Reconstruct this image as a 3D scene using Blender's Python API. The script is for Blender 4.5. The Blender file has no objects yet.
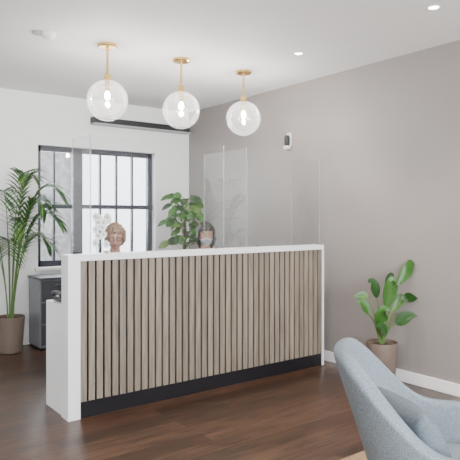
import bpy, bmesh, math, random
from mathutils import Vector, Matrix, noise
random.seed(7)
R=math.radians
scene=bpy.context.scene
COL=scene.collection
# ---------------------------------------------------------------- materials
def mat(name,col,rough=0.5,metal=0.0,spec=0.5,noise_amt=0.0,noise_scale=20,bump=0.0,bump_scale=200,emit=None,estr=0,sss=0,coat=0):
    m=bpy.data.materials.new(name); m.use_nodes=True
    nt=m.node_tree; b=nt.nodes['Principled BSDF']
    b.inputs['Base Color'].default_value=(*col,1)
    b.inputs['Roughness'].default_value=rough
    b.inputs['Metallic'].default_value=metal
    b.inputs['Specular IOR Level'].default_value=spec
    if coat: b.inputs['Coat Weight'].default_value=coat
    if emit:
        b.inputs['Emission Color'].default_value=(*emit,1); b.inputs['Emission Strength'].default_value=estr
    tc=nt.nodes.new('ShaderNodeTexCoord')
    if noise_amt>0:
        n=nt.nodes.new('ShaderNodeTexNoise'); n.inputs['Scale'].default_value=noise_scale; n.inputs['Detail'].default_value=4
        nt.links.new(tc.outputs['Object'],n.inputs['Vector'])
        r=nt.nodes.new('ShaderNodeValToRGB')
        r.color_ramp.elements[0].position=0.3; r.color_ramp.elements[1].position=0.7
        r.color_ramp.elements[0].color=(*[c*(1-noise_amt) for c in col],1)
        r.color_ramp.elements[1].color=(*[min(1,c*(1+noise_amt)) for c in col],1)
        nt.links.new(n.outputs['Fac'],r.inputs['Fac']); nt.links.new(r.outputs['Color'],b.inputs['Base Color'])
    if bump>0:
        n=nt.nodes.new('ShaderNodeTexNoise'); n.inputs['Scale'].default_value=bump_scale; n.inputs['Detail'].default_value=3
        nt.links.new(tc.outputs['Object'],n.inputs['Vector'])
        bp=nt.nodes.new('ShaderNodeBump'); bp.inputs['Strength'].default_value=bump; bp.inputs['Distance'].default_value=0.005
        nt.links.new(n.outputs['Fac'],bp.inputs['Height']); nt.links.new(bp.outputs['Normal'],b.inputs['Normal'])
    return m
M={}
M['white_wall']=mat('paint_white',(0.86,0.86,0.86),0.6,noise_amt=0.01,bump=0.05)
M['taupe']=mat('paint_taupe',(0.275,0.248,0.238),0.5,noise_amt=0.015,noise_scale=3,bump=0.05)
M['ceil']=mat('paint_ceiling',(0.84,0.84,0.84),0.7,noise_amt=0.01)
M['trim']=mat('trim_white',(0.86,0.86,0.86),0.35)
M['lam']=mat('white_laminate',(0.86,0.87,0.88),0.3)
M['black']=mat('black_matte',(0.018,0.019,0.021),0.45)
M['kick']=mat('black_kick',(0.010,0.010,0.013),0.3)
M['felt']=mat('black_felt',(0.006,0.006,0.006),0.95,spec=0.1)
M['frame']=mat('window_frame_dark',(0.03,0.034,0.048),0.4)
M['gold']=mat('brass',(0.80,0.55,0.20),0.25,metal=1.0)
M['chrome']=mat('chrome',(0.7,0.7,0.72),0.15,metal=1.0)
M['wplast']=mat('white_plastic',(0.82,0.82,0.82),0.35)
M['gplast']=mat('grey_plastic',(0.35,0.36,0.37),0.4)
M['cab']=mat('cabinet_grey',(0.06,0.065,0.075),0.4)
M['cab2']=mat('cabinet_light_grey',(0.22,0.23,0.25),0.4)
M['fabric']=mat('fabric_blue_grey',(0.178,0.212,0.245),0.95,noise_amt=0.28,noise_scale=180,bump=0.8,bump_scale=300,spec=0.15)
M['cushion']=mat('fabric_cushion',(0.125,0.150,0.175),0.95,noise_amt=0.28,noise_scale=200,bump=0.8,bump_scale=300,spec=0.15)
M['pot']=mat('pot_taupe',(0.145,0.108,0.085),0.6,noise_amt=0.05,noise_scale=30)
M['soil']=mat('soil',(0.05,0.03,0.02),0.95,noise_amt=0.4,noise_scale=60,bump=0.8,bump_scale=80)
M['leafA']=mat('leaf_deep',(0.018,0.068,0.012),0.35,noise_amt=0.25,noise_scale=12)
M['leafB']=mat('leaf_mid',(0.038,0.125,0.018),0.38,noise_amt=0.25,noise_scale=12)
M['leafC']=mat('leaf_light',(0.11,0.21,0.035),0.4,noise_amt=0.2,noise_scale=12)
M['stem']=mat('stem_green',(0.10,0.18,0.045),0.5)
M['bark']=mat('stem_brown',(0.16,0.10,0.05),0.8,noise_amt=0.2)
M['petal']=mat('orchid_petal',(0.9,0.9,0.88),0.5)
M['skin']=mat('skin',(0.50,0.265,0.19),0.5,noise_amt=0.05,noise_scale=40)
M['lips']=mat('lips',(0.36,0.10,0.09),0.45)
M['mask']=mat('face_mask_fabric',(0.72,0.76,0.80),0.8)
M['eye']=mat('eye_white',(0.6,0.58,0.56),0.2)
M['iris']=mat('eye_iris',(0.03,0.02,0.015),0.2)
M['hairA']=mat('hair_sandy_grey',(0.22,0.14,0.085),0.6,noise_amt=0.5,noise_scale=90,bump=1.0,bump_scale=150)
M['hairB']=mat('hair_black',(0.012,0.008,0.007),0.45,noise_amt=0.3,noise_scale=90,bump=1.0,bump_scale=150)
M['shirtA']=mat('shirt_navy',(0.06,0.08,0.14),0.85)
M['shirtB']=mat('shirt_black',(0.03,0.03,0.035),0.85)
M['trous']=mat('trousers_dark',(0.04,0.04,0.05),0.85)
M['shoe']=mat('shoe_black',(0.02,0.02,0.02),0.3)
M['legwood']=mat('leg_oak',(0.45,0.29,0.15),0.45,noise_amt=0.15)
M['screen']=mat('screen_dark',(0.01,0.012,0.015),0.1)
M['rug']=mat('rug_jute',(0.30,0.20,0.115),0.95,noise_amt=0.25,noise_scale=120,bump=1.0,bump_scale=160)
M['lens']=mat('downlight_lens',(1,1,1),0.4,emit=(1,0.93,0.82),estr=20)
M['bulb']=mat('bulb_glow',(1,1,1),0.4,emit=(1,0.94,0.86),estr=1500)

def floor_mat():
    m=bpy.data.materials.new('floor_wood_planks'); m.use_nodes=True; nt=m.node_tree; b=nt.nodes['Principled BSDF']
    tc=nt.nodes.new('ShaderNodeTexCoord')
    br=nt.nodes.new('ShaderNodeTexBrick'); br.offset=0.37
    br.inputs['Scale'].default_value=1.0; br.inputs['Brick Width'].default_value=1.3; br.inputs['Row Height'].default_value=0.15
    br.inputs['Mortar Size'].default_value=0.0022; br.inputs['Mortar Smooth'].default_value=0.3
    br.inputs['Color1'].default_value=(0.030,0.0150,0.0090,1); br.inputs['Color2'].default_value=(0.066,0.034,0.020,1)
    br.inputs['Mortar'].default_value=(0.008,0.004,0.003,1)
    nt.links.new(tc.outputs['Object'],br.inputs['Vector'])
    mp=nt.nodes.new('ShaderNodeMapping'); mp.inputs['Scale'].default_value=(1.2,16,1)
    nt.links.new(tc.outputs['Object'],mp.inputs['Vector'])
    n=nt.nodes.new('ShaderNodeTexNoise'); n.inputs['Scale'].default_value=2.5; n.inputs['Detail'].default_value=8; n.inputs['Roughness'].default_value=0.65
    nt.links.new(mp.outputs['Vector'],n.inputs['Vector'])
    r=nt.nodes.new('ShaderNodeValToRGB'); r.color_ramp.elements[0].position=0.34; r.color_ramp.elements[1].position=0.68
    r.color_ramp.elements[0].color=(0.3,0.3,0.3,1); r.color_ramp.elements[1].color=(1.9,1.8,1.7,1)
    nt.links.new(n.outputs['Fac'],r.inputs['Fac'])
    mx=nt.nodes.new('ShaderNodeMix'); mx.data_type='RGBA'; mx.blend_type='MULTIPLY'; mx.inputs['Factor'].default_value=1.0
    nt.links.new(br.outputs['Color'],mx.inputs['A']); nt.links.new(r.outputs['Color'],mx.inputs['B'])
    nt.links.new(mx.outputs['Result'],b.inputs['Base Color'])
    b.inputs['Roughness'].default_value=0.33
    bp=nt.nodes.new('ShaderNodeBump'); bp.inputs['Strength'].default_value=0.25; bp.inputs['Distance'].default_value=0.003
    nt.links.new(n.outputs['Fac'],bp.inputs['Height']); nt.links.new(bp.outputs['Normal'],b.inputs['Normal'])
    return m
M['floor']=floor_mat()
def oak_mat():
    m=bpy.data.materials.new('oak_slat'); m.use_nodes=True; nt=m.node_tree; b=nt.nodes['Principled BSDF']
    tc=nt.nodes.new('ShaderNodeTexCoord'); mp=nt.nodes.new('ShaderNodeMapping'); mp.inputs['Scale'].default_value=(40,40,2.2)
    nt.links.new(tc.outputs['Object'],mp.inputs['Vector'])
    n=nt.nodes.new('ShaderNodeTexNoise'); n.inputs['Scale'].default_value=1.5; n.inputs['Detail'].default_value=8; n.inputs['Roughness'].default_value=0.6
    nt.links.new(mp.outputs['Vector'],n.inputs['Vector'])
    r=nt.nodes.new('ShaderNodeValToRGB'); r.color_ramp.elements[0].position=0.3; r.color_ramp.elements[1].position=0.75
    r.color_ramp.elements[0].color=(0.150,0.122,0.093,1); r.color_ramp.elements[1].color=(0.315,0.267,0.212,1)
    nt.links.new(n.outputs['Fac'],r.inputs['Fac'])
    at=nt.nodes.new('ShaderNodeAttribute'); at.attribute_name='tone'
    mx=nt.nodes.new('ShaderNodeMix'); mx.data_type='RGBA'; mx.blend_type='MULTIPLY'; mx.inputs['Factor'].default_value=1.0
    nt.links.new(r.outputs['Color'],mx.inputs['A']); nt.links.new(at.outputs['Color'],mx.inputs['B'])
    nt.links.new(mx.outputs['Result'],b.inputs['Base Color']); b.inputs['Roughness'].default_value=0.55
    return m
M['oak']=oak_mat()
def clear_mat(name,tint,fac_lo,fac_hi,rough=0.02,milk=0.0):
    m=bpy.data.materials.new(name); m.use_nodes=True; nt=m.node_tree; nt.nodes.clear()
    out=nt.nodes.new('ShaderNodeOutputMaterial'); tr=nt.nodes.new('ShaderNodeBsdfTransparent'); tr.inputs['Color'].default_value=(*tint,1)
    gl=nt.nodes.new('ShaderNodeBsdfGlossy'); gl.inputs['Roughness'].default_value=rough
    lw=nt.nodes.new('ShaderNodeLayerWeight'); lw.inputs['Blend'].default_value=0.25
    mr=nt.nodes.new('ShaderNodeMapRange'); mr.inputs['To Min'].default_value=fac_lo; mr.inputs['To Max'].default_value=fac_hi
    nt.links.new(lw.outputs['Fresnel'],mr.inputs['Value'])
    mx=nt.nodes.new('ShaderNodeMixShader'); nt.links.new(mr.outputs['Result'],mx.inputs['Fac'])
    nt.links.new(tr.outputs[0],mx.inputs[1]); nt.links.new(gl.outputs[0],mx.inputs[2]); last=mx
    if milk>0:
        df=nt.nodes.new('ShaderNodeBsdfTranslucent'); df.inputs['Color'].default_value=(0.95,0.95,0.97,1)
        df2=nt.nodes.new('ShaderNodeBsdfDiffuse'); df2.inputs['Color'].default_value=(0.95,0.95,0.97,1)
        a=nt.nodes.new('ShaderNodeMixShader'); a.inputs['Fac'].default_value=0.5
        nt.links.new(df.outputs[0],a.inputs[1]); nt.links.new(df2.outputs[0],a.inputs[2])
        m2=nt.nodes.new('ShaderNodeMixShader')
        if name=='ribbed_glass':
            tc=nt.nodes.new('ShaderNodeTexCoord'); sp=nt.nodes.new('ShaderNodeSeparateXYZ'); nt.links.new(tc.outputs['Object'],sp.inputs[0])
            at=nt.nodes.new('ShaderNodeMath'); at.operation='ARCTAN2'; nt.links.new(sp.outputs['Y'],at.inputs[0]); nt.links.new(sp.outputs['X'],at.inputs[1])
            mu=nt.nodes.new('ShaderNodeMath'); mu.operation='MULTIPLY'; mu.inputs[1].default_value=40; nt.links.new(at.outputs[0],mu.inputs[0])
            sn=nt.nodes.new('ShaderNodeMath'); sn.operation='SINE'; nt.links.new(mu.outputs[0],sn.inputs[0])
            m3=nt.nodes.new('ShaderNodeMapRange'); m3.inputs['From Min'].default_value=-1; m3.inputs['From Max'].default_value=1
            m3.inputs['To Min'].default_value=milk*0.3; m3.inputs['To Max'].default_value=milk*1.7
            nt.links.new(sn.outputs[0],m3.inputs['Value']); nt.links.new(m3.outputs['Result'],m2.inputs['Fac'])
        else: m2.inputs['Fac'].default_value=milk
        nt.links.new(mx.outputs[0],m2.inputs[1]); nt.links.new(a.outputs[0],m2.inputs[2]); last=m2
    nt.links.new(last.outputs[0],out.inputs['Surface'])
    return m
M['acryl']=clear_mat('clear_acrylic',(0.985,0.99,0.99),0.005,0.20,0.0,milk=0.010)
M['acryl_edge']=clear_mat('acrylic_edge',(0.8,0.85,0.87),0.08,0.4,0.1,milk=0.22)
M['globe']=clear_mat('ribbed_glass',(0.97,0.975,0.98),0.03,0.75,0.05,milk=0.06)
M['glass']=clear_mat('window_glass',(0.97,0.98,0.98),0.02,0.4,0.0)

# ---------------------------------------------------------------- mesh tools
class MB:
    def __init__(s): s.v=[]; s.f=[]; s.m=[]; s.mats=[]
    def mi(s,k):
        if k not in s.mats: s.mats.append(k)
        return s.mats.index(k)
    def add(s,vs,fs,k):
        o=len(s.v); s.v+= [tuple(v) for v in vs]; i=s.mi(k)
        for f in fs: s.f.append(tuple(a+o for a in f)); s.m.append(i)
    def box(s,lo,hi,k,rot=None,c=None):
        x0,y0,z0=lo;x1,y1,z1=hi
        vs=[Vector(p) for p in [(x0,y0,z0),(x1,y0,z0),(x1,y1,z0),(x0,y1,z0),(x0,y0,z1),(x1,y0,z1),(x1,y1,z1),(x0,y1,z1)]]
        s.add(vs,[(0,3,2,1),(4,5,6,7),(0,1,5,4),(1,2,6,5),(2,3,7,6),(3,0,4,7)],k)
    def lathe(s,prof,k,c=(0,0,0),n=40,cap=True):
        vs=[];fs=[]
        for r,z in prof:
            for i in range(n):
                a=2*math.pi*i/n; vs.append((c[0]+r*math.cos(a),c[1]+r*math.sin(a),c[2]+z))
        for j in range(len(prof)-1):
            for i in range(n):
                fs.append((j*n+i,j*n+(i+1)%n,(j+1)*n+(i+1)%n,(j+1)*n+i))
        if cap:
            fs.append(tuple(range(n-1,-1,-1))); L=(len(prof)-1)*n; fs.append(tuple(L+i for i in range(n)))
        s.add(vs,fs,k)
    def tube(s,pts,rads,k,n=8):
        pts=[Vector(p) for p in pts]; vs=[];fs=[]
        if not hasattr(rads,'__len__'): rads=[rads]*len(pts)
        for i,p in enumerate(pts):
            t=(pts[min(i+1,len(pts)-1)]-pts[max(i-1,0)]).normalized()
            a=t.cross(Vector((0,0,1)))
            if a.length<1e-3: a=t.cross(Vector((0,1,0)))
            a.normalize(); b=t.cross(a)
            for j in range(n):
                q=2*math.pi*j/n; vs.append(p+(a*math.cos(q)+b*math.sin(q))*rads[i])
        for i in range(len(pts)-1):
            for j in range(n): fs.append((i*n+j,i*n+(j+1)%n,(i+1)*n+(j+1)%n,(i+1)*n+j))
        fs.append(tuple(range(n-1,-1,-1))); L=(len(pts)-1)*n; fs.append(tuple(L+i for i in range(n)))
        s.add(vs,fs,k)
    def ball(s,c,r,k,n=16,m=10):
        if not hasattr(r,'__len__'): r=(r,r,r)
        vs=[(c[0],c[1],c[2]-r[2])];fs=[]
        for j in range(1,m):
            t=math.pi*j/m
            for i in range(n):
                a=2*math.pi*i/n; vs.append((c[0]+r[0]*math.sin(t)*math.cos(a),c[1]+r[1]*math.sin(t)*math.sin(a),c[2]-r[2]*math.cos(t)))
        vs.append((c[0],c[1],c[2]+r[2]))
        for i in range(n): fs.append((0,1+(i+1)%n,1+i))
        for j in range(m-2):
            for i in range(n): fs.append((1+j*n+i,1+j*n+(i+1)%n,1+(j+1)*n+(i+1)%n,1+(j+1)*n+i))
        L=1+(m-2)*n
        for i in range(n): fs.append((L+i,L+(i+1)%n,len(vs)-1))
        s.add(vs,fs,k)
    def leaf(s,pts,widths,k,up=Vector((0,0,1)),fold=0.25,nv=None):
        pts=[Vector(p) for p in pts]; vs=[];fs=[]
        for i,p in enumerate(pts):
            t=(pts[min(i+1,len(pts)-1)]-pts[max(i-1,0)]).normalized()
            a=t.cross(up if nv is None else nv)
            if a.length<1e-3: a=t.cross(Vector((1,0,0)))
            a.normalize(); nn=a.cross(t)
            w=widths[i]
            vs+= [p-a*w+nn*w*fold, p-a*w*0.5+nn*w*fold*0.35, p, p+a*w*0.5+nn*w*fold*0.35, p+a*w+nn*w*fold]
        for i in range(len(pts)-1):
            for j in range(4): fs.append((i*5+j,i*5+j+1,i*5+j+6,i*5+j+5))
        s.add(vs,fs,k)
    def obj(s,name,parent=None,smooth=True,bevel=0,loc=None,clampf=None):
        me=bpy.data.meshes.new(name); vv=s.v if clampf is None else [clampf(v) for v in s.v]
        me.from_pydata(vv,[],s.f)
        for k in s.mats: me.materials.append(M[k])
        for i,p in enumerate(me.polygons): p.material_index=s.m[i]; p.use_smooth=smooth
        me.update()
        o=bpy.data.objects.new(name,me); COL.objects.link(o)
        if parent: o.parent=parent
        if loc: o.location=loc
        if bevel:
            b=o.modifiers.new('bevel','BEVEL'); b.width=bevel; b.segments=3; b.limit_method='ANGLE'
        if smooth:
            try:
                me.set_sharp_from_angle(angle=R(40))
            except Exception: pass
        return o
def empty(name,loc=(0,0,0),rz=0):
    o=bpy.data.objects.new(name,None); COL.objects.link(o); o.location=loc; o.rotation_euler=(0,0,rz); o.empty_display_size=0.1; return o
def boxobj(name,lo,hi,k,parent=None,bevel=0):
    mb=MB(); mb.box(lo,hi,k); return mb.obj(name,parent,smooth=bool(bevel),bevel=bevel)

# ---------------------------------------------------------------- room
XR=4.22; YB=6.53; H=2.86; XL=-2.6; YF=-2.4; T=0.25
boxobj('floor',(XL-T,YF-T,-0.12),(XR+T,YB+T,0),'floor')
boxobj('ceiling',(XL-T,YF-T,H),(XR+T,YB+T,H+0.12),'ceil')
boxobj('wall_right',(XR,YF-T,0),(XR+T,YB+T,H),'taupe')
boxobj('wall_left',(XL-T,YF-T,0),(XL,YB+T,H),'white_wall')
WX0,WX1,WZ0,WZ1=2.17,3.70,0.86,2.27
mb=MB()
mb.box((XL,YB,0),(WX0,YB+T,H),'white_wall'); mb.box((WX1,YB,0),(XR,YB+T,H),'white_wall')
mb.box((WX0,YB,0),(WX1,YB+T,WZ0),'white_wall'); mb.box((WX0,YB,WZ1),(WX1,YB+T,H),'white_wall')
mb.obj('wall_back',smooth=False)
mb=MB()
mb.box((XL,YF-T,0),(-1.8,YF,H),'white_wall'); mb.box((3.4,YF-T,0),(XR,YF,H),'white_wall')
mb.box((-1.8,YF-T,0),(3.4,YF,0.3),'white_wall'); mb.box((-1.8,YF-T,2.6),(3.4,YF,H),'white_wall')
mb.obj('wall_front',smooth=False)
mb=MB()
for x in (-1.8,-0.1,1.6,3.34): mb.box((x,YF-0.15,0.3),(x+0.06,YF-0.09,2.6),'frame')
mb.box((-1.8,YF-0.15,0.3),(3.4,YF-0.09,0.36),'frame'); mb.box((-1.8,YF-0.15,2.54),(3.4,YF-0.09,2.6),'frame')
mb.obj('window_2',smooth=False)
def bb(name,lo,hi): boxobj(name,lo,hi,'trim',bevel=0.004)
bb('baseboard_right',(XR-0.018,YF,0),(XR,YB,0.1))
bb('baseboard_back',(XL,YB-0.018,0),(XR-0.02,YB,0.1))
bb('baseboard_left',(XL,YF,0),(XL+0.018,YB-0.02,0.1))
# window
mb=MB(); fy0,fy1=YB+0.09,YB+0.15
def bar(x0,x1,z0,z1,k='frame',y0=fy0,y1=fy1): mb.box((x0,y0,z0),(x1,y1,z1),k)
bar(WX0,WX0+0.06,WZ0,WZ1); bar(WX1-0.06,WX1,WZ0,WZ1); bar(WX0,WX1,WZ0,WZ0+0.07); bar(WX0,WX1,WZ1-0.06,WZ1)
bar(2.62,2.74,WZ0,WZ1)
zm=(WZ0+WZ1)/2
bar(WX0,WX1,zm-0.025,zm+0.025,y0=fy0-0.015,y1=fy1)
for x in (2.395,2.98,3.20,3.42):
    bar(x-0.011,x+0.011,WZ0,WZ1,y0=fy0+0.01,y1=fy1-0.01)
w=mb.obj('window_1',smooth=False)
boxobj('glass_pane',(WX0+0.03,YB+0.118,WZ0+0.03),(WX1-0.03,YB+0.122,WZ1-0.03),'glass',parent=w)
boxobj('trim_1',(WX0-0.04,YB-0.05,WZ0-0.035),(WX1+0.04,YB+0.088,WZ0-0.0005),'trim',bevel=0.004)
# outside facade across the street
mb=MB()
M['fac_w']=mat('render_facade_pale',(0.88,0.89,0.90),0.8,noise_amt=0.03,noise_scale=2)
M['fac_b']=mat('brick_facade_grey',(0.20,0.19,0.185),0.9,noise_amt=0.3,noise_scale=6)
M['fac_g']=mat('facade_glass',(0.10,0.12,0.14),0.1)
mb.box((6.0,15,-3),(16,16,4.2),'fac_w'); mb.box((-2,15.2,-3),(6.0,16,9.5),'fac_b')
for x in (1.2,3.1):
    for z in (-0.6,2.2):
        mb.box((x,15.12,z),(x+0.6,15.2,z+1.6),'fac_w'); mb.box((x+0.06,15.08,z+0.06),(x+0.54,15.13,z+1.54),'fac_g')
mb.obj('building_across_street',smooth=False)
M['road']=mat('street_asphalt',(0.12,0.12,0.125),0.9,noise_amt=0.2,noise_scale=30)
boxobj('street_ground',(-8,YB+T+0.01,-0.2),(20,15,-0.13),'road')

# black linear grille
g_=empty('linear_air_grille')
boxobj('casing',(2.80,YB-0.104,2.572),(4.17,YB-0.004,2.645),'black',g_,bevel=0.004)
boxobj('lower_lip',(2.80,YB-0.134,2.555),(4.17,YB-0.009,2.571),'gplast',g_)
# ---------------------------------------------------------------- counter
CX0,CX1,CY=1.50,4.07,3.88
c=empty('reception_desk')
boxobj('end_panel_left',(CX0,CY,0),(CX0+0.092,CY+0.13,1.17),'lam',c,bevel=0.002)
boxobj('end_panel_right',(CX1-0.022,CY,0),(CX1,CY+0.13,1.17),'lam',c,bevel=0.002)
boxobj('top_shelf',(CX0+0.092,CY,1.125),(CX1-0.022,CY+0.13,1.17),'lam',c,bevel=0.002)
boxobj('carcass',(CX0+0.092,CY+0.022,0.10),(CX1-0.022,CY+0.125,1.125),'felt',c)
boxobj('kick_plate',(CX0+0.092,CY+0.014,0),(CX1-0.022,CY+0.10,0.115),'kick',c)
NSL=40; xa=CX0+0.096; xb=CX1-0.026; gap=0.0155; wd=(xb-xa-gap*(NSL-1))/NSL
vs=[];fs=[];tones=[]
me=bpy.data.meshes.new('slats')
for si in range(NSL):
    x=xa+si*(wd+gap)
    o=len(vs); x0,x1,y0,y1,z0,z1=x,x+wd,CY+0.008,CY+0.022,0.118,1.123
    vs+=[(x0,y0,z0),(x1,y0,z0),(x1,y1,z0),(x0,y1,z0),(x0,y0,z1),(x1,y0,z1),(x1,y1,z1),(x0,y1,z1)]
    for f in [(0,3,2,1),(4,5,6,7),(0,1,5,4),(1,2,6,5),(2,3,7,6),(3,0,4,7)]: fs.append(tuple(a+o for a in f))
    t=random.uniform(0.85,1.12); tt=random.uniform(-0.02,0.02); tones+=[(t+tt,t,t-tt,1)]*8
me.from_pydata(vs,[],fs); me.materials.append(M['oak'])
ca=me.color_attributes.new('tone','FLOAT_COLOR','POINT')
for i,t in enumerate(tones): ca.data[i].color=t
so=bpy.data.objects.new('slats',me); COL.objects.link(so); so.parent=c
WY=4.36
boxobj('worktop',(CX0+0.012,CY+0.13,0.775),(CX1-0.005,WY,0.80),'lam',c,bevel=0.002)
boxobj('worktop_side',(CX0+0.012,CY+0.13,0),(CX0+0.035,WY,0.775),'lam',c)
boxobj('worktop_support',(2.86,CY+0.13,0),(2.885,WY-0.02,0.775),'lam',c)
# acrylic screens
s=empty('acrylic_screen')
def sheet(name,lo,hi):
    boxobj(name,lo,hi,'acryl',s)
SY=CY+0.06
sheet('front_left',(1.70,SY,1.171),(2.90,SY+0.006,2.05)); sheet('front_right',(3.16,SY,1.171),(4.06,SY+0.006,1.99))
sheet('return_left',(1.69,SY,1.171),(1.697,SY+0.34,2.05)); sheet('return_middle',(3.15,SY,1.171),(3.156,4.60,2.05)); sheet('return_right',(4.064,SY,1.171),(4.07,4.32,1.99))
def edge(name,lo,hi): boxobj(name,lo,hi,'acryl_edge',s)
for nm,x,y in (('a',1.69,SY+0.001),('b',1.69,SY+0.34),('c',2.90,SY),('d',3.15,SY-0.002),('e',3.15,4.60),('f',4.064,SY-0.002),('g',4.064,4.32)):
    edge('edge_'+nm,(x,y,1.171),(x+0.007,y+0.007,1.99 if x>4 else 2.05))
mb=MB()
for x in (1.8,2.8,3.25,4.0): mb.box((x,SY-0.015,1.1705),(x+0.03,SY+0.021,1.19),'chrome')
mb.obj('clamps',s,smooth=False)

# ---------------------------------------------------------------- pendants
for i,(px,py) in enumerate([(2.02,4.36),(2.735,4.36),(3.45,4.36)]):
    e=empty('globe_pendant_light' if i==0 else 'globe_pendant_light.%03d'%i,(px,py,0))
    zc=2.40; r=0.168
    mb=MB(); mb.lathe([(0.005,H),(0.078,H),(0.078,H-0.018),(0.070,H-0.026),(0.012,H-0.03),(0.012,H-0.045)][::-1],'gold')
    mb.tube([(0,0,H-0.03),(0,0,zc+r+0.03)],0.010,'gold',12)
    mb.lathe([(0.022,zc+r+0.05),(0.026,zc+r+0.045),(0.032,zc+r-0.005),(0.018,zc+r-0.01),(0.018,zc+0.07),(0.008,zc+0.065)][::-1],'gold')
    mb.obj('brass_fitting',e)
    mb=MB(); m=48; prof=[]
    for j in range(3,m+1):
        t=math.pi*j/m; prof.append((max(0.0005,r*math.sin(t)),r*math.cos(t)))
    mb.lathe(prof[::-1],'globe',n=96,cap=False); mb.obj('glass_globe',e,loc=(0,0,zc))
    mb=MB(); mb.ball((0,0,zc+0.035),(0.021,0.021,0.028),'bulb'); mb.obj('bulb',e)

# downlights
dl=[(3.45,3.59),(3.42,2.25),(3.42,0.9),(1.3,2.3),(1.3,0.6),(-0.6,2.3),(-0.6,0.6),(-0.6,4.4),(3.42,-0.8),(1.3,-1.0)]
for i,(x,y) in enumerate(dl):
    e=empty('recessed_downlight' if i==0 else 'recessed_downlight.%03d'%i,(x,y,0))
    mb=MB(); mb.lathe([(0.034,H-0.001),(0.036,H-0.006),(0.046,H-0.004),(0.048,H-0.0005)],'trim',cap=False); mb.obj('bezel',e)
    mb=MB(); mb.lathe([(0.001,H-0.0025),(0.034,H-0.002)],'lens',cap=False); mb.obj('lens',e)
    L=bpy.data.lights.new('spot','SPOT'); L.energy=110; L.spot_size=R(100); L.spot_blend=0.6; L.color=(1,0.91,0.80); L.shadow_soft_size=0.04
    lo=bpy.data.objects.new('lamp',L); COL.objects.link(lo); lo.location=(0,0,H-0.02); lo.parent=e
# smoke detector
e=empty('smoke_detector',(1.53,4.36,0))
mb=MB(); mb.lathe([(0.055,H),(0.058,H-0.012),(0.05,H-0.034),(0.03,H-0.05),(0.001,H-0.052)][::-1],'wplast')
mb.obj('base',e)
mb=MB(); mb.lathe([(0.035,-0.02),(0.04,-0.004),(0.04,0)],'gplast',c=(-0.08,0.015,H)); mb.obj('indicator',e)
# wall sensor
e=empty('wall_motion_sensor',(XR-0.001,4.52,2.27))
mb=MB(); mb.box((-0.03,-0.030,-0.07),(0,0.030,0.075),'wplast'); mb.obj('backplate',e,bevel=0.01)
mb=MB(); mb.lathe([(0.022,-0.055),(0.030,-0.045),(0.032,0.03),(0.022,0.055),(0.001,0.06)],'black',c=(-0.045,0.0,-0.01)); mb.obj('lens_hood',e)
mb=MB(); mb.box((-0.075,-0.03,-0.10),(-0.02,0.03,-0.066),'wplast'); mb.obj('sensor_head',e,bevel=0.006)

# cabinet behind
cb=empty('filing_cabinet')
boxobj('body',(2.05,6.10,0.03),(2.50,6.48,0.76),'cab2',cb,bevel=0.003)
boxobj('top',(2.04,6.08,0.76),(2.51,6.49,0.785),'cab',cb,bevel=0.003)
for i in range(3):
    z=0.06+i*0.235
    boxobj('drawer_%d'%(i+1),(2.06,6.08,z),(2.49,6.10,z+0.22),'cab',cb,bevel=0.003)
    boxobj('handle_%d'%(i+1),(2.2,6.065,z+0.17),(2.35,6.08,z+0.18),'chrome',cb)
boxobj('plinth',(2.06,6.11,0),(2.49,6.47,0.03),'black',cb)
# ---------------------------------------------------------------- plants
def pot(parent,r,h,k='pot',z0=0):
    mb=MB(); mb.lathe([(r*0.78,0),(r*0.82,0.006),(r*1.0,h-0.01),(r*0.985,h),(r*0.93,h),(r*0.91,h-0.03),(r*0.5,h-0.035)],k,c=(0,0,z0)); mb.obj('pot',parent)
    mb=MB(); mb.lathe([(r*0.905,h-0.035),(r*0.6,h-0.022),(0.001,h-0.02)],'soil',c=(0,0,z0),cap=False); mb.obj('soil',parent)
def arc(p0,d,h,reach,droop,n=10):
    pts=[]
    for i in range(n+1):
        t=i/n; pts.append(Vector((p0[0]+d[0]*reach*t**1.5,p0[1]+d[1]*reach*t**1.5,p0[2]+h*math.sin(t*math.pi/2*(1+droop)))))
    return pts
# kentia palm
e=empty('potted_kentia_palm',(1.79,6.28,0)); pot(e,0.15,0.38)
mb=MB()
fr=[(0.95,-0.25,1.42,0.48,0.22),(0.9,-0.5,1.12,0.46,0.25),(0.55,-0.8,1.25,0.42,0.25),(0.2,-0.9,1.54,0.28,0.10),(-0.4,-0.8,1.35,0.45,0.25),(-0.95,-0.2,1.3,0.5,0.3),
    (0.98,0.05,0.88,0.40,0.32),(0.5,0.05,1.54,0.24,0.08),(-0.9,-0.5,0.9,0.5,0.4),(0.1,-0.9,1.05,0.40,0.3),(-0.3,-0.9,0.85,0.4,0.35),(0.9,-0.1,1.28,0.34,0.15)]
for dx,dy,h,reach,dr in fr:
    l=math.hypot(dx,dy); d=(dx/l,dy/l)
    pts=arc((dx*0.03,dy*0.03,0.36),d,h-0.0,reach,dr,14)
    mb.tube(pts,[0.007*(1-i/18) for i in range(15)],'stem',6)
    side=Vector((-d[1],d[0],0))
    for i in range(6,15):
        for sub in (0,0.5):
            if i==14 and sub: continue
            p=pts[i].lerp(pts[min(i+1,14)],sub); t=(pts[min(i+1,14)]-pts[i-1]).normalized()
            L=0.23*math.sin(math.pi*min(1,(i+sub-5)/10.5))**0.6+0.05
            for sg in (-1,1):
                dd=(t*0.75+side*sg*0.75+Vector((0,0,random.uniform(-.05,.12)))).normalized()
                lp=[]
                for q in range(5):
                    u=q/4; lp.append(p+dd*L*u+Vector((0,0,-0.10*u*u*L/0.2*0.7)))
                mb.leaf(lp,[0.005,0.013,0.014,0.010,0.0006],random.choice(['leafA','leafB','leafB','leafC']),fold=0.3)
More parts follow.
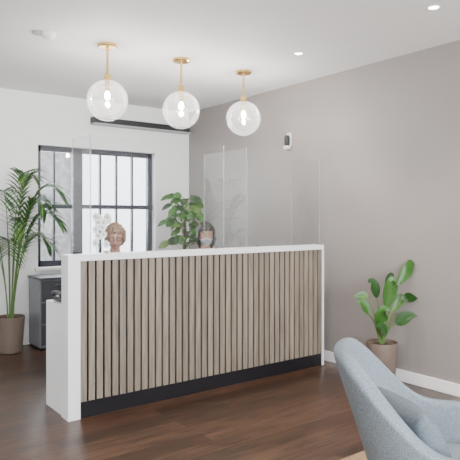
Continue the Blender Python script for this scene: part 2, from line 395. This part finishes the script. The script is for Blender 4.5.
mb.obj('fronds',e,clampf=lambda v:(v[0],min(v[1],0.20+0.02*math.sin(v[0]*30)),v[2]))

# bird of paradise
e=empty('potted_bird_of_paradise_plant',(4.04,3.17,0)); pot(e,0.137,0.355)
mb=MB()
def bop(lat,dep,z1,L,wd,tilt,k,ztip):
    d=Vector((lat*0.799+dep*0.602,-lat*0.602+dep*0.799,0)); wd*=1.12
    p0=Vector((d.x*0.08,d.y*0.08,0.33)); pe=Vector((d.x,d.y,z1))
    pts=[]
    for i in range(7):
        t=i/6; pts.append(p0.lerp(pe,t)+Vector((0,0,0.05*math.sin(t*math.pi))))
    mb.tube(pts,[0.009-0.0008*i for i in range(7)],'stem',8)
    tip=Vector((tilt[0]*0.799+tilt[1]*0.602,-tilt[0]*0.602+tilt[1]*0.799,0))
    lp=[];ws=[]
    for i in range(11):
        t=i/10; lp.append(pe+tip*L*t+Vector((0,0,ztip*L*math.sin(t*math.pi*0.62))))
        ws.append(wd*math.sin(math.pi*(0.04+0.955*t)**0.75)+0.001)
    mb.leaf(lp,ws,k,fold=0.35,nv=Vector((-0.35,-0.75,0.55)))
bop(0.14,-0.02,0.86,0.28,0.046,(0.85,0.1),'leafB',0.65)
bop(-0.04,0.0,0.74,0.22,0.046,(-0.40,-0.2),'leafA',0.65)
bop(0.03,-0.03,0.66,0.28,0.055,(0.25,-0.2),'leafB',0.85)
bop(0.17,0.0,0.72,0.26,0.040,(0.95,0.0),'leafA',0.1)
bop(-0.12,-0.03,0.60,0.17,0.040,(-0.6,-0.1),'leafB',0.6)
bop(-0.05,-0.05,0.52,0.24,0.050,(0.35,-0.4),'leafB',0.55)
bop(0.11,-0.06,0.52,0.22,0.048,(0.75,-0.3),'leafA',0.35)
bop(-0.12,-0.02,0.76,0.19,0.034,(-0.65,0.0),'leafB',-0.05)
bop(0.02,-0.06,0.42,0.18,0.045,(-0.6,-0.5),'leafA',0.5)
bop(0.06,0.02,0.76,0.24,0.044,(0.25,0.1),'leafA',0.7)
bop(0.09,0.0,0.62,0.20,0.042,(0.7,0.2),'leafB',0.6)
mb.obj('foliage',e,clampf=lambda v:(min(v[0],0.165),v[1],v[2]))

# leafy plant behind desk, on a storage unit
u=empty('storage_unit')
boxobj('body',(3.30,5.45,0.04),(3.98,5.85,0.80),'lam',u,bevel=0.003); boxobj('plinth',(3.32,5.47,0),(3.96,5.83,0.04),'black',u)
boxobj('door_left',(3.305,5.435,0.05),(3.637,5.45,0.79),'lam',u,bevel=0.002); boxobj('door_right',(3.643,5.435,0.05),(3.975,5.45,0.79),'lam',u,bevel=0.002)
e=empty('potted_monstera_plant',(3.57,5.62,0)); pot(e,0.13,0.24,'cab2',z0=0.801)
mb=MB(); mb.tube([(0,0,1.0),(0.01,0,1.3),(0,0.01,1.66)],[0.02,0.018,0.012],'bark',8)
for i in range(110):
    a=random.uniform(0,2*math.pi); z=random.uniform(1.12,1.70); rr=random.uniform(0.05,0.22)*(1.0 if z<1.5 else 0.7)
    p0=Vector((0,0,z-0.1)); p=Vector((math.cos(a)*rr,math.sin(a)*rr,z))
    mb.tube([p0,(p0+p)/2+Vector((0,0,.03)),p],0.003,'stem',5)
    L=random.uniform(0.09,0.13); d=Vector((math.cos(a+random.uniform(-.5,.5)),math.sin(a),random.uniform(-.3,.35))).normalized()
    lp=[p+d*L*q/6+Vector((0,0,-0.05*(q/6)**2)) for q in range(7)]
    mb.leaf(lp,[0.018,0.040,0.048,0.045,0.035,0.02,0.001],random.choice(['leafA','leafB','leafB','leafC']),fold=0.2,nv=Vector((random.uniform(-.6,.1),random.uniform(-1,-.2),0.7)))
mb.obj('foliage',e)

# orchid
e=empty('potted_orchid',(1.90,4.26,0)); pot(e,0.055,0.11,'wplast',z0=0.801)
mb=MB()
for a in range(5):
    q=a*1.256; lp=[Vector((math.cos(q)*0.13*t,math.sin(q)*0.08*t,0.90+0.09*math.sin(t*2.2))) for t in (0,.25,.5,.75,1)]
    mb.leaf(lp,[0.012,0.024,0.026,0.02,0.002],'leafA')
def flower(c,s):
    for k in range(5):
        q=k*2*math.pi/5+0.3; dirv=Vector((math.cos(q)*0.9,-0.35,math.sin(q)))
        mb.leaf([c+dirv*s*t for t in (0,.3,.6,.85,1)],[s*.1,s*.38,s*.45,s*.28,s*.02],'petal',nv=Vector((-.3,-1,0)),fold=0.15)
    mb.ball(c+Vector((0,-0.008,0)),0.006,'leafC',8,6)
for sx in (-1,1):
    st=[Vector((sx*0.035*t*t+0.02*math.sin(t*3)*sx,-0.02*t,0.9+0.54*math.sin(t*1.65))) for t in [i/10 for i in range(11)]]
    mb.tube(st,0.0025,'stem',6)
    for i in (4,5,6,7,8,9,10): flower(st[i]+Vector((random.uniform(-.025,.025),-0.02,random.uniform(-.01,.01))),0.034)
mb.obj('stems_and_flowers',e)

# ---------------------------------------------------------------- people
def skinned(name,verts,edges,rads,k,parent,root=0,sub=2,loc=(0,0,0)):
    me=bpy.data.meshes.new(name); me.from_pydata([Vector(v) for v in verts],edges,[]); me.materials.append(M[k])
    o=bpy.data.objects.new(name,me); COL.objects.link(o); o.parent=parent; o.location=loc
    md=o.modifiers.new('skin','SKIN'); md.use_smooth_shade=True
    sk=me.skin_vertices[0].data if me.skin_vertices else None
    if sk is None:
        bpy.context.view_layer.objects.active=o; o.select_set(True); bpy.ops.mesh.customdata_skin_add(); sk=me.skin_vertices[0].data
    for i,r in enumerate(rads):
        sk[i].radius=r if hasattr(r,'__len__') else (r,r); sk[i].use_root=(i==root)
    ss=o.modifiers.new('sub','SUBSURF'); ss.levels=sub; ss.render_levels=sub
    return o
def g(n,d,s):
    return math.exp(-((n-Vector(d).normalized()).length/s)**2)
def head(parent,c,rz,tilt,hair,long_hair,glasses):
    h=empty('head',c,rz); h.parent=parent; h.rotation_euler=(tilt,0,rz)
    def facepos(n):
        sx,sy,sz=0.074,0.094,0.112
        if n.z<0: sx*=1-0.28*n.z*n.z; sy*=1-0.10*n.z*n.z
        p=Vector((n.x*sx,n.y*sy,n.z*sz)); out=0
        out+=0.006*g(n,(0,-1,0.22),0.35)
        for sg in (-1,1):
            out-=0.011*g(n,(sg*0.36,-1,0.02),0.17)
            out+=0.005*g(n,(sg*0.5,-0.9,-0.28),0.22)
        out+=0.012*g(n,(0,-1,0.0),0.11)+0.022*g(n,(0,-1,-0.16),0.10)+0.016*g(n,(0,-1,-0.24),0.10)
        out+=0.008*g(n,(0,-1,-0.50),0.17)+0.010*g(n,(0,-0.8,-0.95),0.25)
        return p+n*out
    bm=bmesh.new(); bmesh.ops.create_uvsphere(bm,u_segments=64,v_segments=48,radius=1)
    for v in bm.verts: v.co=facepos(v.co.normalized())
    me=bpy.data.meshes.new('face'); bm.to_mesh(me); bm.free(); me.materials.append(M['skin'])
    for p in me.polygons: p.use_smooth=True
    o=bpy.data.objects.new('face',me); COL.objects.link(o); o.parent=h
    mb=MB()
    for sg in (-1,1):
        mb.ball((sg*0.030,-0.0745,0.002),0.0115,'eye',16,10); mb.ball((sg*0.030,-0.0840,0.001),(0.0052,0.003,0.0052),'iris',12,8)
        mb.ball((sg*0.031,-0.0750,0.0095),(0.0155,0.0125,0.0085),'skin',16,10); mb.ball((sg*0.031,-0.0745,-0.0075),(0.0145,0.0115,0.0065),'skin',16,10)
        mb.ball((sg*0.076,0.004,-0.008),(0.008,0.018,0.031),'skin',14,10)
        mb.tube([(sg*0.014,-0.094,0.022),(sg*0.03,-0.092,0.027),(sg*0.046,-0.080,0.022)],[0.002,0.003,0.0015],hair,6)
    if glasses:
        mb.ball((0,-0.091,-0.050),(0.022,0.008,0.0045),'lips',14,8); mb.ball((0,-0.089,-0.057),(0.018,0.008,0.0045),'lips',14,8)
    mb.obj('features',h)
    if not glasses:  # face mask
        bm=bmesh.new(); bmesh.ops.create_uvsphere(bm,u_segments=64,v_segments=48,radius=1); kill=[]
        for v in bm.verts:
            n=v.co.normalized()
            if n.y>-0.25 or n.z>-0.08-0.25*abs(n.x) or n.z<-0.93: kill.append(v)
            q=facepos(n); v.co=q*1.05+Vector((0,-0.003,0))
        bmesh.ops.delete(bm,geom=kill,context='VERTS')
        me=bpy.data.meshes.new('face_mask'); bm.to_mesh(me); bm.free(); me.materials.append(M['mask'])
        for p in me.polygons: p.use_smooth=True
        o=bpy.data.objects.new('face_mask',me); COL.objects.link(o); o.parent=h
        sd=o.modifiers.new('s','SOLIDIFY'); sd.thickness=0.002
    # hair shell
    bm=bmesh.new(); bmesh.ops.create_uvsphere(bm,u_segments=72,v_segments=56,radius=1)
    kill=[]
    for v in bm.verts:
        n=v.co.normalized(); front=-n.y
        isface= front>0.05 and n.z<0.44-0.12*abs(n.x)+0.05*math.sin(n.x*14) and (abs(n.x)<0.80)
        low= -0.30 if not long_hair else -0.97
        if isface: kill.append(v)
        elif n.z< (low-(0.35 if n.y>0.3 else 0)): kill.append(v)
        k=1.0+0.10*noise.noise(n*5)+0.06*noise.noise(Vector((n.x*22,n.y*22,n.z*5)))
        if n.z>0.2: k*=1.05
        v.co=Vector((n.x*0.093*k,n.y*0.112*k+0.004,n.z*0.128*k))
        if long_hair and n.z<-0.1 : v.co.z=v.co.z*1.35; v.co.x*=1.12
    bmesh.ops.delete(bm,geom=kill,context='VERTS')
    me=bpy.data.meshes.new('hair'); bm.to_mesh(me); bm.free(); me.materials.append(M[hair])
    for p in me.polygons: p.use_smooth=True
    o=bpy.data.objects.new('hair',me); COL.objects.link(o); o.parent=h
    sd=o.modifiers.new('s','SOLIDIFY'); sd.thickness=0.016; sd.offset=-1
    if glasses:
        mb=MB()
        for sg in (-1,1):
            ring=[(sg*0.031+0.023*math.cos(a),-0.101,0.003+0.018*math.sin(a)) for a in [i*2*math.pi/24 for i in range(25)]]
            mb.tube(ring,0.0030,'black',6); mb.tube([(sg*0.053,-0.10,0.008),(sg*0.079,-0.05,0.008),(sg*0.084,0.01,0.002)],0.002,'black',6)
        mb.tube([(-0.009,-0.102,0.006),(0.009,-0.102,0.006)],0.0026,'black',6); mb.obj('glasses',h)
def person(name,x,y,rz,shirt,hair,long_hair,glasses,hrz,tilt,reach):
    e=empty(name,(x,y,0),rz)
    V=[(0,0,0.61),(0,-0.01,0.74),(0,-0.01,0.90),(0,0,1.02),(0,0.0,1.085)]
    E=[(0,1),(1,2),(2,3),(3,4)]; Rr=[(0.15,0.12),(0.13,0.10),(0.15,0.11),(0.13,0.09),(0.055,0.055)]
    for sg in (-1,1):
        b=len(V); V+=[(sg*0.165,0.0,1.03),(sg*0.215,-0.05,0.90),(sg*0.235,-0.08,0.845),(sg*0.19,-0.08-reach*0.5,0.85),(sg*0.15,-0.08-reach,0.855)]
        E+=[(3,b),(b,b+1),(b+1,b+2),(b+2,b+3),(b+3,b+4)]; Rr+=[0.062,0.05,0.045,0.042,0.032]
    skinned('shirt',V,E,Rr,shirt,e)
    V=[(0,0.0,0.60)];E=[];Rr=[(0.14,0.12)]
    for sg in (-1,1):
        b=len(V); V+=[(sg*0.09,-0.04,0.585),(sg*0.11,-0.24,0.585),(sg*0.115,-0.42,0.575),(sg*0.115,-0.41,0.34),(sg*0.115,-0.39,0.11)]
        E+=[(0,b),(b,b+1),(b+1,b+2),(b+2,b+3),(b+3,b+4)]; Rr+=[0.085,0.078,0.062,0.055,0.042]
    skinned('trousers',V,E,Rr,'trous',e)
    for sg in (-1,1):
        mb=MB(); mb.ball((sg*0.115,-0.45,0.05),(0.045,0.125,0.05),'shoe'); mb.obj('shoe_'+('l' if sg<0 else 'r'),e)
    skinned('neck',[(0,0.005,1.05),(0,0.0,1.12),(0,-0.005,1.19)],[(0,1),(1,2)],[0.06,0.05,0.052],'skin',e)
    for sg in (-1,1):
        w=Vector((sg*0.15,-0.08-reach,0.85)); V=[w,w+Vector((0,-0.03,-0.008)),w+Vector((-sg*0.0,-0.07,-0.012))]
        E=[(0,1),(1,2)]; Rr=[(0.024,0.02),(0.028,0.018),(0.036,0.014)]
        skinned('palm_'+('l' if sg<0 else 'r'),V,E,Rr,'skin',e)
        for fi,(ox,L) in enumerate([(-0.026,0.068),(-0.009,0.078),(0.009,0.072),(0.026,0.056)]):
            ox*=sg; b=w+Vector((ox,-0.065,-0.012))
            skinned('finger_%s_%d'%('l' if sg<0 else 'r',fi),[b,b+Vector((ox*.1,-L*.45,0.004)),b+Vector((ox*.15,-L*.8,-0.006)),b+Vector((ox*.18,-L,-0.018))],[(0,1),(1,2),(2,3)],[0.0095,0.009,0.008,0.007],'skin',e,sub=1)
        b=w+Vector((-sg*0.022,-0.03,-0.01))
        skinned('thumb_'+('l' if sg<0 else 'r'),[b,b+Vector((-sg*0.022,-0.025,-0.006)),b+Vector((-sg*0.03,-0.055,-0.014))],[(0,1),(1,2)],[0.012,0.010,0.008],'skin',e,sub=1)
    head(e,(0,-0.015,1.255),hrz,tilt,hair,long_hair,glasses)
    return e
person('receptionist_with_glasses',2.25,4.70,R(-14),'shirtA','hairA',False,True,R(-12),R(8),0.28)
person('receptionist_dark_hair',3.33,4.84,R(-10),'shirtB','hairB',True,False,R(-20),R(6),0.36)
def office_chair(i,x,y,rz):
    e=empty('office_chair' if i==0 else 'office_chair.%03d'%i,(x,y,0),rz)
    boxobj('seat',(-0.23,-0.22,0.42),(0.23,0.20,0.487),'black',e,bevel=0.025)
    boxobj('backrest',(-0.2,0.17,0.60),(0.2,0.215,0.98),'black',e,bevel=0.02)
    mb=MB(); mb.tube([(0,0.1,0.41),(0,0.26,0.41),(0,0.25,0.7)],0.018,'black'); mb.tube([(0,0,0.09),(0,0,0.42)],0.025,'chrome')
    for k in range(5):
        a=k*2*math.pi/5+0.6; p=(math.cos(a)*0.26,math.sin(a)*0.26,0.065); mb.tube([(0,0,0.11),p],[0.025,0.014],'black'); mb.ball((p[0],p[1],0.027),0.027,'black',12,8)
    mb.obj('base',e)
office_chair(0,2.25,4.70,R(-14)); office_chair(1,3.33,4.84,R(-10))
def monitor(i,x,y,rz):
    e=empty('computer_monitor' if i==0 else 'computer_monitor.%03d'%i,(x,y,0.8005),rz)
    boxobj('screen',(-0.24,-0.012,0.06),(0.24,0.012,0.32),'black',e,bevel=0.004); boxobj('display',(-0.23,0.0121,0.07),(0.23,0.014,0.31),'screen',e)
    mb=MB(); mb.tube([(0,0,0.01),(0,0,0.1)],0.014,'black'); mb.lathe([(0.07,0),(0.07,0.008),(0.02,0.012)],'black'); mb.obj('stand',e)
monitor(0,2.55,4.15,0); monitor(1,3.55,4.15,0)
e=empty('desk_phone',(1.60,4.23,0.801))
boxobj('body',(-0.05,-0.09,0.0),(0.05,0.09,0.035),'black',e,bevel=0.008)
mb=MB(); mb.tube([(-0.045,-0.09,0.05),(-0.045,-0.05,0.065),(-0.045,0.05,0.065),(-0.045,0.09,0.05)],[0.022,0.014,0.014,0.022],'black',12); mb.obj('handset',e)

# ---------------------------------------------------------------- armchair
e=empty('armchair',(2.175,1.36,0),R(-51.5))
NS,NV=48,12; vs=[];fs=[]
def sm(t): t=max(0,min(1,t)); return t*t*(3-2*t)
for i in range(NS+1):
    s_=-1+2*i/NS; a_=abs(s_); sg=1 if s_>=0 else -1
    if a_<0.55:
        ph=s_/0.55*math.pi/2; x0=-0.28*math.cos(ph)**0.9; y0=0.345*math.copysign(abs(math.sin(ph))**0.9,ph); c_=math.cos(ph)
    else:
        x0=(a_-0.55)/0.45*0.42; y0=0.345*sg; c_=0
    top=0.562+0.325*sm((0.54-a_)/0.42)-0.02*sm((a_-0.6)/0.4)
    for j in range(NV+1):
        t=j/NV; z=0.22+(top-0.22)*t
        lean=max(0,z-0.36)*0.33
        taper=1-0.10*sm((0.40-z)/0.2)
        vs.append((x0*taper-lean*c_**0.6 if c_>0 else x0*taper,y0*taper*(1+0.03*t),z))
for i in range(NS):
    for j in range(NV):
        o=i*(NV+1)+j; fs.append((o,o+1,o+NV+2,o+NV+1))
me=bpy.data.meshes.new('shell'); me.from_pydata(vs,[],fs); me.materials.append(M['fabric'])
for p in me.polygons: p.use_smooth=True
o=bpy.data.objects.new('shell',me); COL.objects.link(o); o.parent=e
sd=o.modifiers.new('s','SOLIDIFY'); sd.thickness=0.07; sd.offset=0
ss=o.modifiers.new('ss','SUBSURF'); ss.levels=2; ss.render_levels=2
def softbox(name,lo,hi,k,parent,puff=0.02,loc=(0,0,0),rot=(0,0,0),power=5):
    bm=bmesh.new(); bmesh.ops.create_cube(bm,size=2); bmesh.ops.subdivide_edges(bm,edges=bm.edges,cuts=11,use_grid_fill=True)
    cx=[(a+b)/2 for a,b in zip(lo,hi)]; hx=[(b-a)/2 for a,b in zip(lo,hi)]
    for v in bm.verts:
        p=v.co; l=(abs(p.x)**power+abs(p.y)**power+abs(p.z)**power)**(1/power); q=p/l
        v.co=Vector((cx[0]+q.x*hx[0],cx[1]+q.y*hx[1],cx[2]+q.z*hx[2]))
    me=bpy.data.meshes.new(name); bm.to_mesh(me); bm.free(); me.materials.append(M[k])
    for p in me.polygons: p.use_smooth=True
    o=bpy.data.objects.new(name,me); COL.objects.link(o); o.parent=parent; o.location=loc; o.rotation_euler=rot
    return o
softbox('seat_cushion',(-0.26,-0.30,0.24),(0.45,0.30,0.40),'fabric',e,power=7)
bm=bmesh.new(); bmesh.ops.create_grid(bm,x_segments=24,y_segments=24,size=1)
for v in bm.verts:
    x,y=v.co.x,v.co.y
    hgt=((1-x*x)*(1-y*y))**0.42
    v.co=Vector((x*0.18*(1-0.06*(1-y*y)*abs(x)),y*0.21*(1-0.06*(1-x*x)*abs(y)),hgt*0.085))
ret=bmesh.ops.duplicate(bm,geom=bm.faces[:]+bm.verts[:]+bm.edges[:])
for el in ret['geom']:
    if isinstance(el,bmesh.types.BMVert): el.co.z*=-1
bmesh.ops.remove_doubles(bm,verts=bm.verts,dist=0.0005); bmesh.ops.recalc_face_normals(bm,faces=bm.faces)
me=bpy.data.meshes.new('scatter_cushion'); bm.to_mesh(me); bm.free(); me.materials.append(M['cushion'])
for p in me.polygons: p.use_smooth=True
o=bpy.data.objects.new('scatter_cushion',me); COL.objects.link(o); o.parent=e; o.location=(-0.15,-0.07,0.535); o.rotation_euler=(R(0),R(62),R(28))
mb=MB()
for x,y in ((-0.2,-0.24),(-0.2,0.24),(0.3,-0.26),(0.3,0.26)):
    mb.tube([(x*1.15,y*1.1,0.0165),(x,y,0.30)],[0.012,0.02],'legwood',12)
mb.obj('legs',e)
boxobj('rug',(0.6,-0.2,0.001),(4.0,2.29,0.013),'rug',bevel=0.003)

# ---------------------------------------------------------------- light
L=bpy.data.lights.new('daylight','AREA'); L.shape='RECTANGLE'; L.size=5.0; L.size_y=2.2; L.energy=380; L.color=(0.98,0.985,1)  # added soft fill for the room, outside the unseen opening behind the camera
o=bpy.data.objects.new('front_fill_lamp',L); COL.objects.link(o); o.location=(0.8,YF-0.3,1.5); o.rotation_euler=(R(90),0,0)
L=bpy.data.lights.new('daylight_b','AREA'); L.shape='RECTANGLE'; L.size=1.5; L.size_y=1.4; L.energy=70; L.color=(0.92,0.96,1)
o=bpy.data.objects.new('daylight_back_window',L); COL.objects.link(o); o.location=((WX0+WX1)/2,YB+0.6,1.9); o.rotation_euler=(R(-75),0,0)
w=bpy.data.worlds.new('world'); scene.world=w; w.use_nodes=True
bg=w.node_tree.nodes['Background']; bg.inputs['Color'].default_value=(0.90,0.95,1,1); bg.inputs['Strength'].default_value=9

# ---------------------------------------------------------------- camera
cd=bpy.data.cameras.new('camera'); cam=bpy.data.objects.new('camera',cd); COL.objects.link(cam)
cd.sensor_width=36; cd.lens=570/460*36; cd.clip_start=0.05
cam.location=(0,0,1.44); cam.rotation_euler=(R(90),0,-math.atan2(0.602,0.799))
cd.shift_y=-(230-217)/460
scene.camera=cam
